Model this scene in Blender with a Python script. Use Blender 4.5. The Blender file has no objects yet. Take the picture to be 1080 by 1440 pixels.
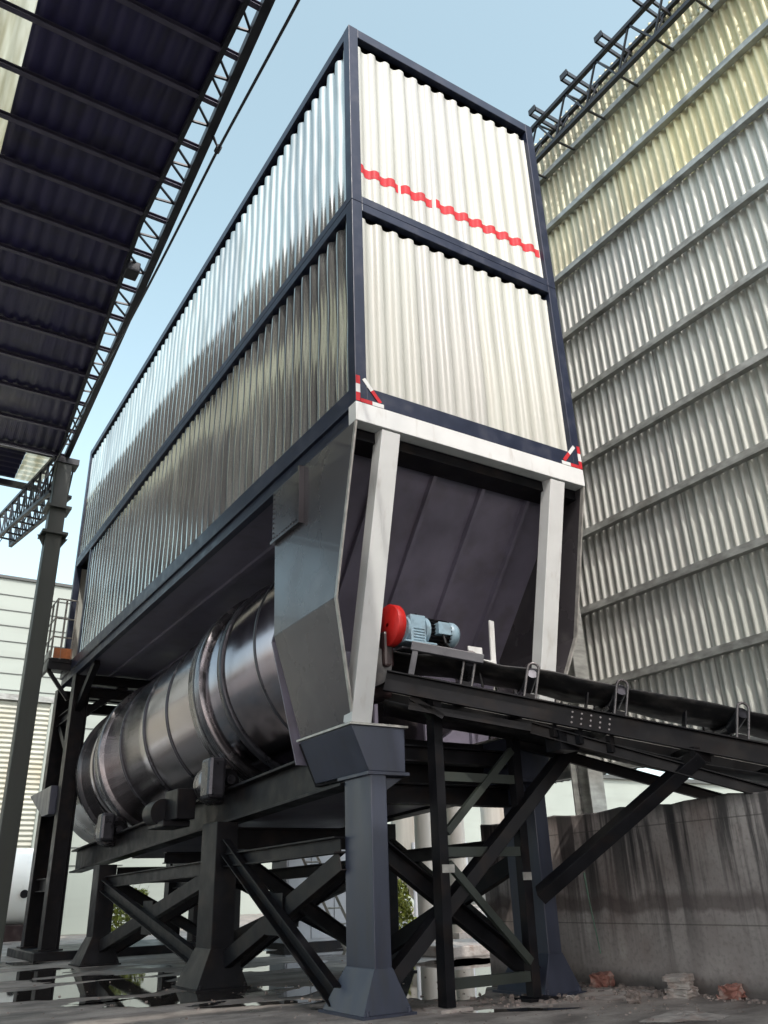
import bpy, math, random
from mathutils import Vector, Matrix
random.seed(7)
S = bpy.context.scene
COL = S.collection
R = math.radians
V = Vector

# ------------------------------------------------------------------ camera, sky, sun, exposure
cam_d = bpy.data.cameras.new('camera'); cam = bpy.data.objects.new('camera', cam_d); COL.objects.link(cam)
cam.location = (-3.6722, -6.1596, 0.965)
cam.rotation_euler = (2.0033, 0.0306, -0.5587)
cam_d.sensor_fit = 'VERTICAL'; cam_d.sensor_height = 36; cam_d.sensor_width = 27
cam_d.lens = 1154.46 / 1440 * 36
cam_d.clip_start = 0.05; cam_d.clip_end = 3000
S.camera = cam
TO_SUN = V((-0.21, -0.66, 0.72)).normalized()
el = math.asin(TO_SUN.z); az = math.atan2(TO_SUN.x, TO_SUN.y)
wd = bpy.data.worlds.new("World"); S.world = wd; wd.use_nodes = True
nt = wd.node_tree; nt.nodes.clear()
sky = nt.nodes.new('ShaderNodeTexSky'); sky.sky_type = 'NISHITA'; sky.sun_disc = False
sky.sun_elevation = el; sky.sun_rotation = az; sky.air_density = 1.0; sky.dust_density = 3.0; sky.ozone_density = 1.0
bg = nt.nodes.new('ShaderNodeBackground'); bg.inputs['Strength'].default_value = 0.13
wo = nt.nodes.new('ShaderNodeOutputWorld')
hs = nt.nodes.new('ShaderNodeHueSaturation'); hs.inputs['Hue'].default_value = 0.455; hs.inputs['Saturation'].default_value = 0.66; hs.inputs['Value'].default_value = 2.35
nt.links.new(sky.outputs[0], hs.inputs['Color']); nt.links.new(hs.outputs[0], bg.inputs[0]); nt.links.new(bg.outputs[0], wo.inputs[0])
sl = bpy.data.lights.new('sun', 'SUN'); sl.energy = 2.0; sl.angle = R(0.6); sl.color = (1.0, 0.955, 0.88)
so = bpy.data.objects.new('sun', sl); COL.objects.link(so)
so.rotation_euler = TO_SUN.to_track_quat('Z', 'Y').to_euler(); so.location = (0, -20, 30)
S.view_settings.view_transform = 'Standard'; S.view_settings.look = 'None'
S.view_settings.exposure = 0.32; S.view_settings.gamma = 1.0; S.view_settings.use_curve_mapping = False
S.cycles.max_bounces = 8

# ------------------------------------------------------------------ materials
def mat(name, col, rough=0.5, metal=0.0, var=0.12, scale=3.0, stretch=(1, 1, 1), bump=0.0, bscale=40, spec=0.5,
        dirt=None, dscale=1.2, dstretch=(1, 1, 1), damount=0.5, dlo=0.5, dhi=0.7, rvar=0.1, coat=0.0, sheet=None):
    m = bpy.data.materials.new(name); m.use_nodes = True
    t = m.node_tree; N = t.nodes; L = t.links; N.clear()
    out = N.new('ShaderNodeOutputMaterial'); b = N.new('ShaderNodeBsdfPrincipled'); L.new(b.outputs[0], out.inputs[0])
    tc = N.new('ShaderNodeTexCoord')
    def noise(sc, st, det=5):
        mp = N.new('ShaderNodeMapping'); mp.inputs['Scale'].default_value = st; L.new(tc.outputs['Object'], mp.inputs[0])
        n = N.new('ShaderNodeTexNoise'); n.inputs['Scale'].default_value = sc; n.inputs['Detail'].default_value = det
        L.new(mp.outputs[0], n.inputs['Vector']); return n
    def ramp(src, lo, hi, a=0.0, c=1.0):
        r = N.new('ShaderNodeMapRange'); r.inputs[1].default_value = lo; r.inputs[2].default_value = hi
        r.inputs[3].default_value = a; r.inputs[4].default_value = c; L.new(src, r.inputs[0]); return r.outputs[0]
    def mix(fac, a, c):
        x = N.new('ShaderNodeMix'); x.data_type = 'RGBA'
        L.new(fac, x.inputs[0])
        for i, s in ((6, a), (7, c)):
            if hasattr(s, 'is_linked'): L.new(s, x.inputs[i])
            else: x.inputs[i].default_value = (*s, 1)
        return x.outputs[2]
    n1 = noise(scale, stretch)
    f1 = ramp(n1.outputs[0], 0.3, 0.7)
    c = mix(f1, [v * (1 - var) for v in col], [min(1, v * (1 + var)) for v in col])
    if dirt is not None:
        n2 = noise(dscale, dstretch, 8)
        c = mix(ramp(n2.outputs[0], dlo, dhi, 0, damount), c, dirt)
    if sheet is not None:      # neighbouring sheets come from different batches
        sp_ = N.new('ShaderNodeSeparateXYZ'); L.new(tc.outputs['Object'], sp_.inputs[0])
        dv = N.new('ShaderNodeMath'); dv.operation = 'DIVIDE'; L.new(sp_.outputs[sheet[0]], dv.inputs[0]); dv.inputs[1].default_value = sheet[1]
        fl = N.new('ShaderNodeMath'); fl.operation = 'FLOOR'; L.new(dv.outputs[0], fl.inputs[0])
        wn = N.new('ShaderNodeTexWhiteNoise'); wn.noise_dimensions = '1D'; L.new(fl.outputs[0], wn.inputs['W'])
        hv = N.new('ShaderNodeHueSaturation'); L.new(c, hv.inputs['Color']); L.new(ramp(wn.outputs['Value'], 0, 1, 1-sheet[2], 1+sheet[2]), hv.inputs['Value'])
        L.new(ramp(wn.outputs['Value'], 0, 1, .75, 1.2), hv.inputs['Saturation']); c = hv.outputs[0]
        fr_ = N.new('ShaderNodeMath'); fr_.operation = 'FRACT'; L.new(dv.outputs[0], fr_.inputs[0])
        lap = N.new('ShaderNodeMath'); lap.operation = 'LESS_THAN'; L.new(fr_.outputs[0], lap.inputs[0]); lap.inputs[1].default_value = .009 / sheet[1]
        lm = N.new('ShaderNodeMath'); lm.operation = 'MULTIPLY'; L.new(lap.outputs[0], lm.inputs[0]); lm.inputs[1].default_value = .6
        c = mix(lm.outputs[0], c, [v * .3 for v in col])
    L.new(c, b.inputs['Base Color'])
    L.new(ramp(n1.outputs[0], 0.3, 0.7, max(0.02, rough - rvar), min(1, rough + rvar)), b.inputs['Roughness'])
    b.inputs['Metallic'].default_value = metal
    b.inputs['Specular IOR Level'].default_value = spec
    b.inputs['Coat Weight'].default_value = coat
    if bump > 0:
        n3 = noise(bscale, (1, 1, 1), 6)
        bp = N.new('ShaderNodeBump'); bp.inputs['Strength'].default_value = bump; bp.inputs['Distance'].default_value = 0.02
        L.new(n3.outputs[0], bp.inputs['Height']); L.new(bp.outputs[0], b.inputs['Normal'])
    return m

M = {}
M['cream'] = mat('cream_coated_sheet', (.415, .425, .385), .45, var=.07, scale=2, stretch=(3, 3, .35), dirt=(.38, .37, .32), dscale=2.2, dstretch=(5, 5, .25), damount=.35, sheet=(0, .912, .045))
M['glossy'] = mat('glossy_coated_sheet', (.60, .61, .57), .15, metal=.85, var=.15, scale=1.3, stretch=(3, 3, .4), dirt=(.16, .16, .14), dscale=2.0, dstretch=(3, 4, .3), damount=.4, rvar=.06, sheet=(1, .912, .12))
M['navy'] = mat('navy_frame_paint', (.018, .024, .046), .4, var=.2, scale=5, dirt=(.07, .07, .075), dscale=5, damount=.3, bump=.02, spec=.3)
M['white'] = mat('white_post_paint', (.62, .64, .63), .45, var=.05, scale=4, dirt=(.42, .40, .36), dscale=5, dstretch=(2, 2, .5), damount=.5, dlo=.58, dhi=.75)
M['grey'] = mat('grey_hopper_paint', (.075, .070, .076), .27, metal=.3, var=.10, scale=1.2, dirt=(.15, .14, .14), dscale=2.2, damount=.35, dlo=.58, dhi=.72, coat=.15, rvar=.12)
M['greylip'] = mat('worn_and_lit_edge', (.42, .41, .38), .4, metal=.4, var=.3, scale=9)  # pale plate edges, also used to paint the lit stringer edge
M['inner'] = mat('dark_hopper_lining', (.17, .16, .21), .40, var=.18, scale=2.2, dirt=(.10, .09, .09), dscale=3, damount=.4)
M['leg'] = mat('blue_grey_column_paint', (.038, .044, .068), .38, var=.16, scale=3, stretch=(2, 2, .6), dirt=(.035, .033, .035), dscale=3, dstretch=(3, 3, .5), damount=.5, dlo=.52, dhi=.75)
M['dark'] = mat('black_steel_paint', (.009, .009, .011), .42, var=.3, scale=5, dirt=(.028, .020, .016), dscale=4, damount=.5, bump=.03, spec=.16)
M['darkred'] = mat('dark_maroon_steel', (.020, .010, .011), .4, var=.3, scale=5, dirt=(.05, .045, .04), dscale=5, damount=.5)
M['steel'] = mat('polished_drum_steel', (.33, .305, .325), .19, metal=1.0, var=.05, scale=2, stretch=(1, 1.5, 1), dirt=(.26, .23, .22), dscale=1.3, dstretch=(1, 1, 1), damount=.4, rvar=.03)
M['band'] = mat('dark_band_steel', (.06, .06, .07), .32, metal=.6, var=.3, scale=6)
M['tyre'] = mat('machined_ring_steel', (.20, .19, .20), .25, metal=.9, var=.3, scale=5, stretch=(1, 8, 1))
M['canopy'] = mat('dark_blue_roof_sheet', (.021, .018, .070), .5, var=.25, scale=.8, stretch=(4, .4, 1), dirt=(.018, .016, .026), dscale=2.5, damount=.6)
M['purlin'] = mat('dull_galvanised_purlin', (.075, .070, .105), .45, metal=.1, var=.25, scale=4)
M['truss'] = mat('dark_truss_paint', (.018, .02, .026), .45, var=.2, scale=5)
M['column'] = mat('grey_green_column_paint', (.030, .037, .032), .5, var=.22, scale=2, stretch=(2, 2, .4), dirt=(.03, .035, .025), dscale=3, dstretch=(3, 3, .3), damount=.5)
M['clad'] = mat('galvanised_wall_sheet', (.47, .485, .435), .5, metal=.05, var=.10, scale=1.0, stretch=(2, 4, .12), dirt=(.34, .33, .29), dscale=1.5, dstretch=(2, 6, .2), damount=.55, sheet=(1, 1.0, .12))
M['cladyellow'] = mat('yellow_wall_sheet', (.60, .56, .34), .5, metal=.05, var=.16, scale=.7, stretch=(1, 1.2, .3), dirt=(.52, .55, .40), dscale=.9, dstretch=(2, 3, .3), damount=.6, sheet=(1, 1.0, .10))  # yellower tone for the top rows of wall sheets
M['girt'] = mat('galvanised_girt', (.34, .35, .33), .4, metal=.35, var=.3, scale=4, stretch=(1, 1.5, 4), dirt=(.16, .15, .13), dscale=3, damount=.6)
M['red'] = mat('red_tape', (.46, .022, .03), .6, var=.15, scale=5, dirt=(.28, .05, .05), dscale=9, damount=.5, spec=.25)
M['redpaint'] = mat('red_guard_paint', (.50, .015, .012), .45, var=.15, scale=7, dirt=(.12, .01, .01), dscale=5, damount=.5, dlo=.55, dhi=.7)
M['hoop'] = mat('scuffed_steel_hoop', (.14, .13, .13), .3, metal=.6, var=.3, scale=9)
M['frame2'] = mat('grey_motor_frame_paint', (.075, .075, .085), .38, var=.2, scale=6)
M['motor'] = mat('blue_grey_motor_paint', (.25, .36, .43), .35, var=.15, scale=9, dirt=(.12, .14, .15), dscale=9, damount=.6)
M['rubber'] = mat('black_belt_rubber', (.018, .018, .02), .55, var=.3, scale=8, dirt=(.12, .11, .10), dscale=6, damount=.5, bump=.1)
M['orange'] = mat('rusty_orange_toe_board', (.42, .13, .03), .5, var=.3, scale=8, dirt=(.16, .06, .03), dscale=9, damount=.7)
M['rail'] = mat('weathered_railing', (.24, .23, .20), .45, var=.3, scale=8)
M['whitewall'] = mat('white_cladding_panel', (.30, .335, .30), .5, var=.05, scale=.4, dirt=(.24, .26, .23), dscale=.5, dstretch=(.4, 1, 3), damount=.5)
M['seam'] = mat('dark_cladding_seam', (.07, .075, .07), .6)
M['shutter'] = mat('ribbed_shutter_sheet', (.42, .43, .37), .5, var=.12, scale=.6, dirt=(.42, .36, .22), dscale=.5, damount=.5)
M['tankwhite'] = mat('white_tank_paint', (.80, .82, .78), .35, var=.04, scale=1)
M['cabinet'] = mat('pale_grey_cabinet', (.42, .44, .47), .45, var=.1, scale=2)
M['silo'] = mat('weathered_silo_sheet', (.50, .47, .42), .5, var=.2, scale=1, stretch=(3, 3, .3), dirt=(.30, .24, .18), dscale=1.3, dstretch=(3, 3, .4), damount=.6)
M['block'] = mat('pale_concrete_block', (.40, .36, .33), .85, var=.25, scale=8, dirt=(.22, .14, .11), dscale=7, damount=.7, bump=.4, bscale=25)
M['brick'] = mat('broken_red_brick', (.30, .13, .10), .85, var=.35, scale=9, dirt=(.42, .36, .32), dscale=8, damount=.8, bump=.5, bscale=22)
M['rubble'] = mat('dusty_rubble', (.22, .18, .16), .9, var=.4, scale=9, bump=.3)
M['leaf'] = mat('yellow_green_leaf', (.20, .22, .03), .6, var=.4, scale=4)
M['stem'] = mat('brown_stem', (.10, .07, .04), .7)
M['water'] = mat('still_puddle_water', (.03, .026, .023), .025, var=.2, scale=1.5, rvar=.015, spec=.55, bump=.012, bscale=3)
M['greenstick'] = mat('green_cane', (.10, .17, .12), .5, var=.3, scale=8)
M['dirtfloor'] = None

def skylight_mat():
    m = bpy.data.materials.new('translucent_roof_sheet'); m.use_nodes = True
    t = m.node_tree; N = t.nodes; L = t.links; N.clear()
    out = N.new('ShaderNodeOutputMaterial'); d = N.new('ShaderNodeBsdfDiffuse'); tr = N.new('ShaderNodeBsdfTranslucent'); mx = N.new('ShaderNodeMixShader')
    tc = N.new('ShaderNodeTexCoord'); mp = N.new('ShaderNodeMapping'); mp.inputs['Scale'].default_value = (6, .5, 1)
    no = N.new('ShaderNodeTexNoise'); no.inputs['Scale'].default_value = 1.5; no.inputs['Detail'].default_value = 6
    r = N.new('ShaderNodeValToRGB'); r.color_ramp.elements[0].position = .35; r.color_ramp.elements[0].color = (.55, .54, .44, 1)
    r.color_ramp.elements[1].position = .6; r.color_ramp.elements[1].color = (.76, .77, .70, 1)
    L.new(tc.outputs['Object'], mp.inputs[0]); L.new(mp.outputs[0], no.inputs['Vector']); L.new(no.outputs[0], r.inputs[0])
    L.new(r.outputs[0], d.inputs[0]); L.new(r.outputs[0], tr.inputs[0]); mx.inputs[0].default_value = .75
    L.new(d.outputs[0], mx.inputs[1]); L.new(tr.outputs[0], mx.inputs[2]); L.new(mx.outputs[0], out.inputs[0])
    return m
M['skylight'] = skylight_mat()

def nodes_mat(name):
    m = bpy.data.materials.new(name); m.use_nodes = True
    t = m.node_tree; t.nodes.clear()
    out = t.nodes.new('ShaderNodeOutputMaterial'); b = t.nodes.new('ShaderNodeBsdfPrincipled'); t.links.new(b.outputs[0], out.inputs[0])
    tc = t.nodes.new('ShaderNodeTexCoord')
    def noise(sc, st=(1, 1, 1), det=6, rough=.55, dist=0.0):
        mp = t.nodes.new('ShaderNodeMapping'); mp.inputs['Scale'].default_value = st; t.links.new(tc.outputs['Object'], mp.inputs[0])
        n = t.nodes.new('ShaderNodeTexNoise'); n.inputs['Scale'].default_value = sc; n.inputs['Detail'].default_value = det
        n.inputs['Roughness'].default_value = rough; n.inputs['Distortion'].default_value = dist
        t.links.new(mp.outputs[0], n.inputs['Vector']); return n.outputs[0]
    def rng(s, lo, hi, a=0., c=1.):
        r = t.nodes.new('ShaderNodeMapRange'); r.inputs[1].default_value = lo; r.inputs[2].default_value = hi
        r.inputs[3].default_value = a; r.inputs[4].default_value = c; t.links.new(s, r.inputs[0]); return r.outputs[0]
    def mix(f, a, c):
        x = t.nodes.new('ShaderNodeMix'); x.data_type = 'RGBA'; t.links.new(f, x.inputs[0])
        for i, s in ((6, a), (7, c)):
            if hasattr(s, 'is_linked'): t.links.new(s, x.inputs[i])
            else: x.inputs[i].default_value = (*s, 1)
        return x.outputs[2]
    def math_(op, a, c):
        x = t.nodes.new('ShaderNodeMath'); x.operation = op
        for i, s in ((0, a), (1, c)):
            if hasattr(s, 'is_linked'): t.links.new(s, x.inputs[i])
            else: x.inputs[i].default_value = s
        return x.outputs[0]
    return m, t, b, tc, noise, rng, mix, math_

def ground_mat():
    m, t, b, tc, noise, rng, mix, mth = nodes_mat('damp_concrete_yard')
    big = noise(.35, det=8, dist=.4); mid = noise(2.2, det=8); fine = noise(30, det=4)
    streak = noise(1.1, (.5, 2.2, 1), 8)
    c = mix(rng(mid, .35, .7), (.15, .130, .118), (.46, .41, .37))
    c = mix(rng(streak, .50, .64, 0, .8), c, (.52, .465, .42))
    c = mix(rng(fine, .4, .75, 0, .35), c, (.11, .10, .095))
    wet = rng(mth('ADD', mth('MULTIPLY', big, .7), mth('MULTIPLY', streak, .3)), .49, .555)
    c = mix(mth('MULTIPLY', wet, .75), c, (.045, .04, .038))
    t.links.new(c, b.inputs['Base Color'])
    r = mth('SUBTRACT', rng(mid, .3, .7, .62, .9), mth('MULTIPLY', wet, .42))
    t.links.new(r, b.inputs['Roughness'])
    bp = t.nodes.new('ShaderNodeBump'); bp.inputs['Strength'].default_value = .5; bp.inputs['Distance'].default_value = .02
    h = mth('ADD', mid, mth('MULTIPLY', fine, .25)); t.links.new(h, bp.inputs['Height']); t.links.new(bp.outputs[0], b.inputs['Normal'])
    return m
M['ground'] = ground_mat()

def concrete_wall_mat():
    # local object coordinates: y along the wall, z up from the ground
    m, t, b, tc, noise, rng, mix, mth = nodes_mat('stained_board_marked_concrete')
    sep = t.nodes.new('ShaderNodeSeparateXYZ'); t.links.new(tc.outputs['Object'], sep.inputs[0])
    z = sep.outputs[2]; y = sep.outputs[1]
    pat = noise(1.3, det=9); fine = noise(22, det=6)
    c = mix(rng(pat, .35, .68), (.26, .225, .21), (.44, .395, .37))
    c = mix(rng(noise(2.2, (1, 1, .6), 6), .5, .7, 0, .5), c, (.21, .155, .14))
    c = mix(rng(fine, .5, .8, 0, .5), c, (.10, .09, .085))
    for sc, lo, hi, am, st in ((1.7, .50, .55, .95, .06), (5.0, .50, .57, .85, .05), (13.0, .52, .62, .6, .04)):
        s = rng(noise(sc, (1, 1, st), 7, .6, .15), lo, hi, 0, am)
        fade = rng(mth('ADD', z, mth('MULTIPLY', noise(3.1, (1, 1, .02), 3), 1.6)), .9, 2.1)
        c = mix(mth('MULTIPLY', s, fade), c, (.030, .027, .029))
    # damp drip band half way up, board lines, dark top edge and green algae streaks
    wob = mth('MULTIPLY', noise(3.5, (1, 1, .3), 5), .25)
    zz = mth('ADD', z, wob)
    bandm = mth('MULTIPLY', rng(zz, .80, .84), rng(zz, 1.0, .94))
    c = mix(mth('MULTIPLY', bandm, .6), c, (.075, .055, .052))
    for h in (1.50, .58):
        ln = mth('LESS_THAN', mth('ABSOLUTE', mth('SUBTRACT', z, h), 0), .006)
        c = mix(mth('MULTIPLY', ln, .55), c, (.06, .055, .05))
    c = mix(rng(mth('ADD', z, mth('MULTIPLY', noise(5, (1, 1, .2)), .3)), 1.72, 1.86, 0, .8), c, (.05, .05, .048))
    g = rng(noise(1.9, (1, 1, .06), 4), .60, .68, 0, .45)
    c = mix(g, c, (.10, .115, .05))
    c = mix(rng(mth('ADD', z, mth('MULTIPLY', noise(4), .25)), .3, .16, 0, .7), c, (.065, .055, .05))
    t.links.new(c, b.inputs['Base Color']); b.inputs['Roughness'].default_value = .82
    bp = t.nodes.new('ShaderNodeBump'); bp.inputs['Strength'].default_value = .5; bp.inputs['Distance'].default_value = .015
    t.links.new(mth('ADD', pat, mth('MULTIPLY', fine, .4)), bp.inputs['Height']); t.links.new(bp.outputs[0], b.inputs['Normal'])
    return m
M['concrete'] = concrete_wall_mat()

# ------------------------------------------------------------------ mesh helpers
def root_loc(o):
    l = V((0, 0, 0))
    while o is not None:
        l += o.location; o = o.parent
    return l

class MB:
    def __init__(s): s.v = []; s.f = []; s.mi = []; s.sm = []
    def add(s, vs, fs, mi=0, smooth=False):
        o = len(s.v); s.v += [tuple(v) for v in vs]
        for f in fs: s.f.append([i + o for i in f]); s.mi.append(mi); s.sm.append(smooth)
        return s
    def box(s, a, b, mi=0):
        x0, y0, z0 = [min(p, q) for p, q in zip(a, b)]; x1, y1, z1 = [max(p, q) for p, q in zip(a, b)]
        return s.add([(x0,y0,z0),(x1,y0,z0),(x1,y1,z0),(x0,y1,z0),(x0,y0,z1),(x1,y0,z1),(x1,y1,z1),(x0,y1,z1)],
                     [(0,3,2,1),(4,5,6,7),(0,1,5,4),(1,2,6,5),(2,3,7,6),(3,0,4,7)], mi)
    def hexa(s, bot, top, mi=0):
        return s.add(list(bot) + list(top), [(0,3,2,1),(4,5,6,7),(0,1,5,4),(1,2,6,5),(2,3,7,6),(3,0,4,7)], mi)
    def frame(s, a, b, up=(0, 0, 1)):
        a, b = V(a), V(b); d = (b - a).normalized(); up = V(up)
        if abs(d.dot(up)) > .98: up = V((0, 1, 0)) if abs(d.y) < .9 else V((1, 0, 0))
        x = d.cross(up).normalized(); z = x.cross(d).normalized(); return a, b, d, x, z
    def sect(s, a, b, poly, up=(0, 0, 1), mi=0):
        a, b, d, x, z = s.frame(a, b, up); n = len(poly)
        vs = [a + x * p + z * q for p, q in poly] + [b + x * p + z * q for p, q in poly]
        fs = [(i, (i + 1) % n, n + (i + 1) % n, n + i) for i in range(n)] + [tuple(range(n))[::-1], tuple(range(n, 2 * n))]
        return s.add(vs, fs, mi)
    def beam(s, a, b, w, h, up=(0, 0, 1), mi=0):
        return s.sect(a, b, [(-w/2,-h/2),(w/2,-h/2),(w/2,h/2),(-w/2,h/2)], up, mi)
    def ibeam(s, a, b, w, h, tf=.02, tw=.015, up=(0, 0, 1), mi=0):
        p = [(-w/2,-h/2),(w/2,-h/2),(w/2,-h/2+tf),(tw/2,-h/2+tf),(tw/2,h/2-tf),(w/2,h/2-tf),(w/2,h/2),(-w/2,h/2),(-w/2,h/2-tf),(-tw/2,h/2-tf),(-tw/2,-h/2+tf),(-w/2,-h/2+tf)]
        return s.sect(a, b, p, up, mi)
    def chan(s, a, b, w, h, t=.012, up=(0, 0, 1), mi=0):   # C opens towards +x of the section frame
        p = [(-w/2,-h/2),(w/2,-h/2),(w/2,-h/2+t),(-w/2+t,-h/2+t),(-w/2+t,h/2-t),(w/2,h/2-t),(w/2,h/2),(-w/2,h/2)]
        return s.sect(a, b, p, up, mi)
    def cyl(s, a, b, r, r2=None, n=16, caps=True, mi=0, smooth=True):
        r2 = r if r2 is None else r2
        a, b, d, x, z = s.frame(a, b)
        cs = [(math.cos(2*math.pi*i/n), math.sin(2*math.pi*i/n)) for i in range(n)]
        vs = [a + x*r*c + z*r*q for c, q in cs] + [b + x*r2*c + z*r2*q for c, q in cs]
        s.add(vs, [(i, (i+1) % n, n+(i+1) % n, n+i) for i in range(n)], mi, smooth)
        if caps:
            s.add(vs[:n], [tuple(range(n))[::-1]], mi); s.add(vs[n:], [tuple(range(n))], mi)
        return s
    def lathe(s, a, d, prof, n=64, mi=0, smooth=True):
        a = V(a); d = V(d).normalized(); x = d.cross(V((0, 0, 1))).normalized(); z = x.cross(d)
        vs = []
        for (t, r) in prof:
            for i in range(n):
                q = 2*math.pi*i/n; vs.append(a + d*t + (x*math.cos(q) + z*math.sin(q))*r)
        fs = [(k*n+i, k*n+(i+1) % n, (k+1)*n+(i+1) % n, (k+1)*n+i) for k in range(len(prof)-1) for i in range(n)]
        return s.add(vs, fs, mi, smooth)
    def grid(s, fn, nu, nv, mi=0, smooth=True):
        vs = [fn(i/nu, j/nv) for j in range(nv+1) for i in range(nu+1)]
        fs = [(j*(nu+1)+i, j*(nu+1)+i+1, (j+1)*(nu+1)+i+1, (j+1)*(nu+1)+i) for j in range(nv) for i in range(nu)]
        return s.add(vs, fs, mi, smooth)
    def build(s, name, m, parent=None, bevel=0.0, solid=0.0, kind=None, origin=None):
        me = bpy.data.meshes.new(name)
        off = root_loc(parent) if parent is not None else V(origin or (0, 0, 0))
        me.from_pydata([tuple(V(v) - off) for v in s.v], [], s.f)
        for mm in (m if isinstance(m, (list, tuple)) else [m]): me.materials.append(mm)
        me.polygons.foreach_set('material_index', s.mi); me.polygons.foreach_set('use_smooth', s.sm); me.update()
        o = bpy.data.objects.new(name, me); COL.objects.link(o)
        if parent is not None: o.parent = parent
        else: o.location = off
        if solid:
            md = o.modifiers.new('thickness', 'SOLIDIFY'); md.thickness = solid; md.offset = 0
        if bevel:
            md = o.modifiers.new('edge', 'BEVEL'); md.width = bevel; md.segments = 2; md.limit_method = 'ANGLE'; md.angle_limit = R(40)
        if kind: o['kind'] = kind
        return o

def thing(name, label, cat, loc=(0, 0, 0), group=None):
    o = bpy.data.objects.new(name, None); COL.objects.link(o); o.location = loc; o.empty_display_size = .2
    o['label'] = label; o['category'] = cat; o['kind'] = 'thing'
    if group: o['group'] = group
    return o
def tag(o, label, cat, group=None):
    o['label'] = label; o['category'] = cat; o['kind'] = 'thing'
    if group: o['group'] = group
    return o
def lerp(a, b, t): return V(a) + (V(b) - V(a)) * t

def wave(u, sharp=1.6):      # u in periods, -1..1, flattened crests
    q = math.sin(2*math.pi*u); return math.tanh(sharp*q)/math.tanh(sharp)

# ------------------------------------------------------------------ setting: yard and puddles
g = MB(); g.add([(-400, -300, 0), (400, -300, 0), (400, 500, 0), (-400, 500, 0)], [(0, 1, 2, 3)])
g.build('ground', M['ground'], kind='structure')
def puddle(cx, cy, rx, ry, rot=0, seed=0, z=.004):
    rnd = random.Random(seed); ph = [rnd.uniform(0, 6.28) for _ in range(9)]; n = 90; vs = []
    for i in range(n):
        a = 2*math.pi*i/n
        k = 1 + .22*math.sin(2*a+ph[0]) + .16*math.sin(3*a+ph[1]) + .10*math.sin(5*a+ph[2]) + .07*math.sin(9*a+ph[3]) + .05*math.sin(14*a+ph[4]) + .03*math.sin(23*a+ph[5])
        x, y = rx*k*math.cos(a), ry*k*math.sin(a)
        vs.append((cx + x*math.cos(rot)-y*math.sin(rot), cy + x*math.sin(rot)+y*math.cos(rot), z))
    b = MB(); b.add(vs, [tuple(range(n))]); return b.build('puddle', M['water'], kind='structure')
for i, a in enumerate([(-.75, 5.3, 1.6, .75, .1), (-1.3, 8.3, 1.2, .9, .2), (-.1, 3.55, 1.0, .5, -.1), (1.15, 3.1, .52, .26, .5), (3.1, 3.2, 2.3, 1.0, .8),
                       (4.6, 4.5, .8, .55, .5), (4.0, 9.0, 1.4, 1.0, 0), (7.5, 11, 2.2, 1.2, .2), (2.3, 6.3, .8, .5, .3), (-.2, 6.9, .8, .45, 0), (2.5, .75, .45, .22, .3), (-1.5, 11.5, 1.2, .8, .1), (-.95, 3.9, .35, .2, .4), (.25, 2.35, .45, .16, -.3), (.75, 1.45, .3, .09, -.4), (-.2, 2.75, .22, .1, .2), (1.6, .2, .4, .12, -.5), (.9, 2.1, .35, .12, .3)]):
    puddle(*a, seed=i)

# ------------------------------------------------------------------ stacked housing modules (corrugated boxes)
W, LEN = 3.2, 13.3
PITCH, AMP = .228, .026
def corr_front(zb, zt, y, x0, x1, nz=24, dent=.003, seed=1, off=0.0, flip=1):
    n = int((x1-x0)/PITCH*16); b = MB(); rnd = random.Random(seed); ph = [rnd.uniform(0, 6) for _ in range(4)]
    def fn(u, v):
        x = x0 + (x1-x0)*u; z = zb + (zt-zb)*v
        d = dent*(math.sin(1.7*x+2.1*z+ph[0]) + math.sin(.9*x-3.3*z+ph[1]))
        return (x, y - flip*(AMP*wave((x-x0)/PITCH+.12) + off) + d, z)
    b.grid(fn, n, nz); return b
def corr_side(zb, zt, x, y0, y1, nz=26, dent=.0035, seed=3, sgn=1):
    n = int((y1-y0)/PITCH*14); b = MB(); rnd = random.Random(seed); ph = [rnd.uniform(0, 6) for _ in range(6)]
    def fn(u, v):
        y = y0 + (y1-y0)*u; z = zb + (zt-zb)*v; k = math.floor((y-y0)/PITCH)
        d = dent*(math.sin(1.3*y+2.6*z+ph[0]) + .8*math.sin(2.9*y-4.1*z+ph[1]) + .7*math.sin(6.3*z+k*1.7+ph[2]))
        return (x - sgn*AMP*wave((y-y0)/PITCH, 1.9) + d, y, z)
    b.grid(fn, n, nz); return b

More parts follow.
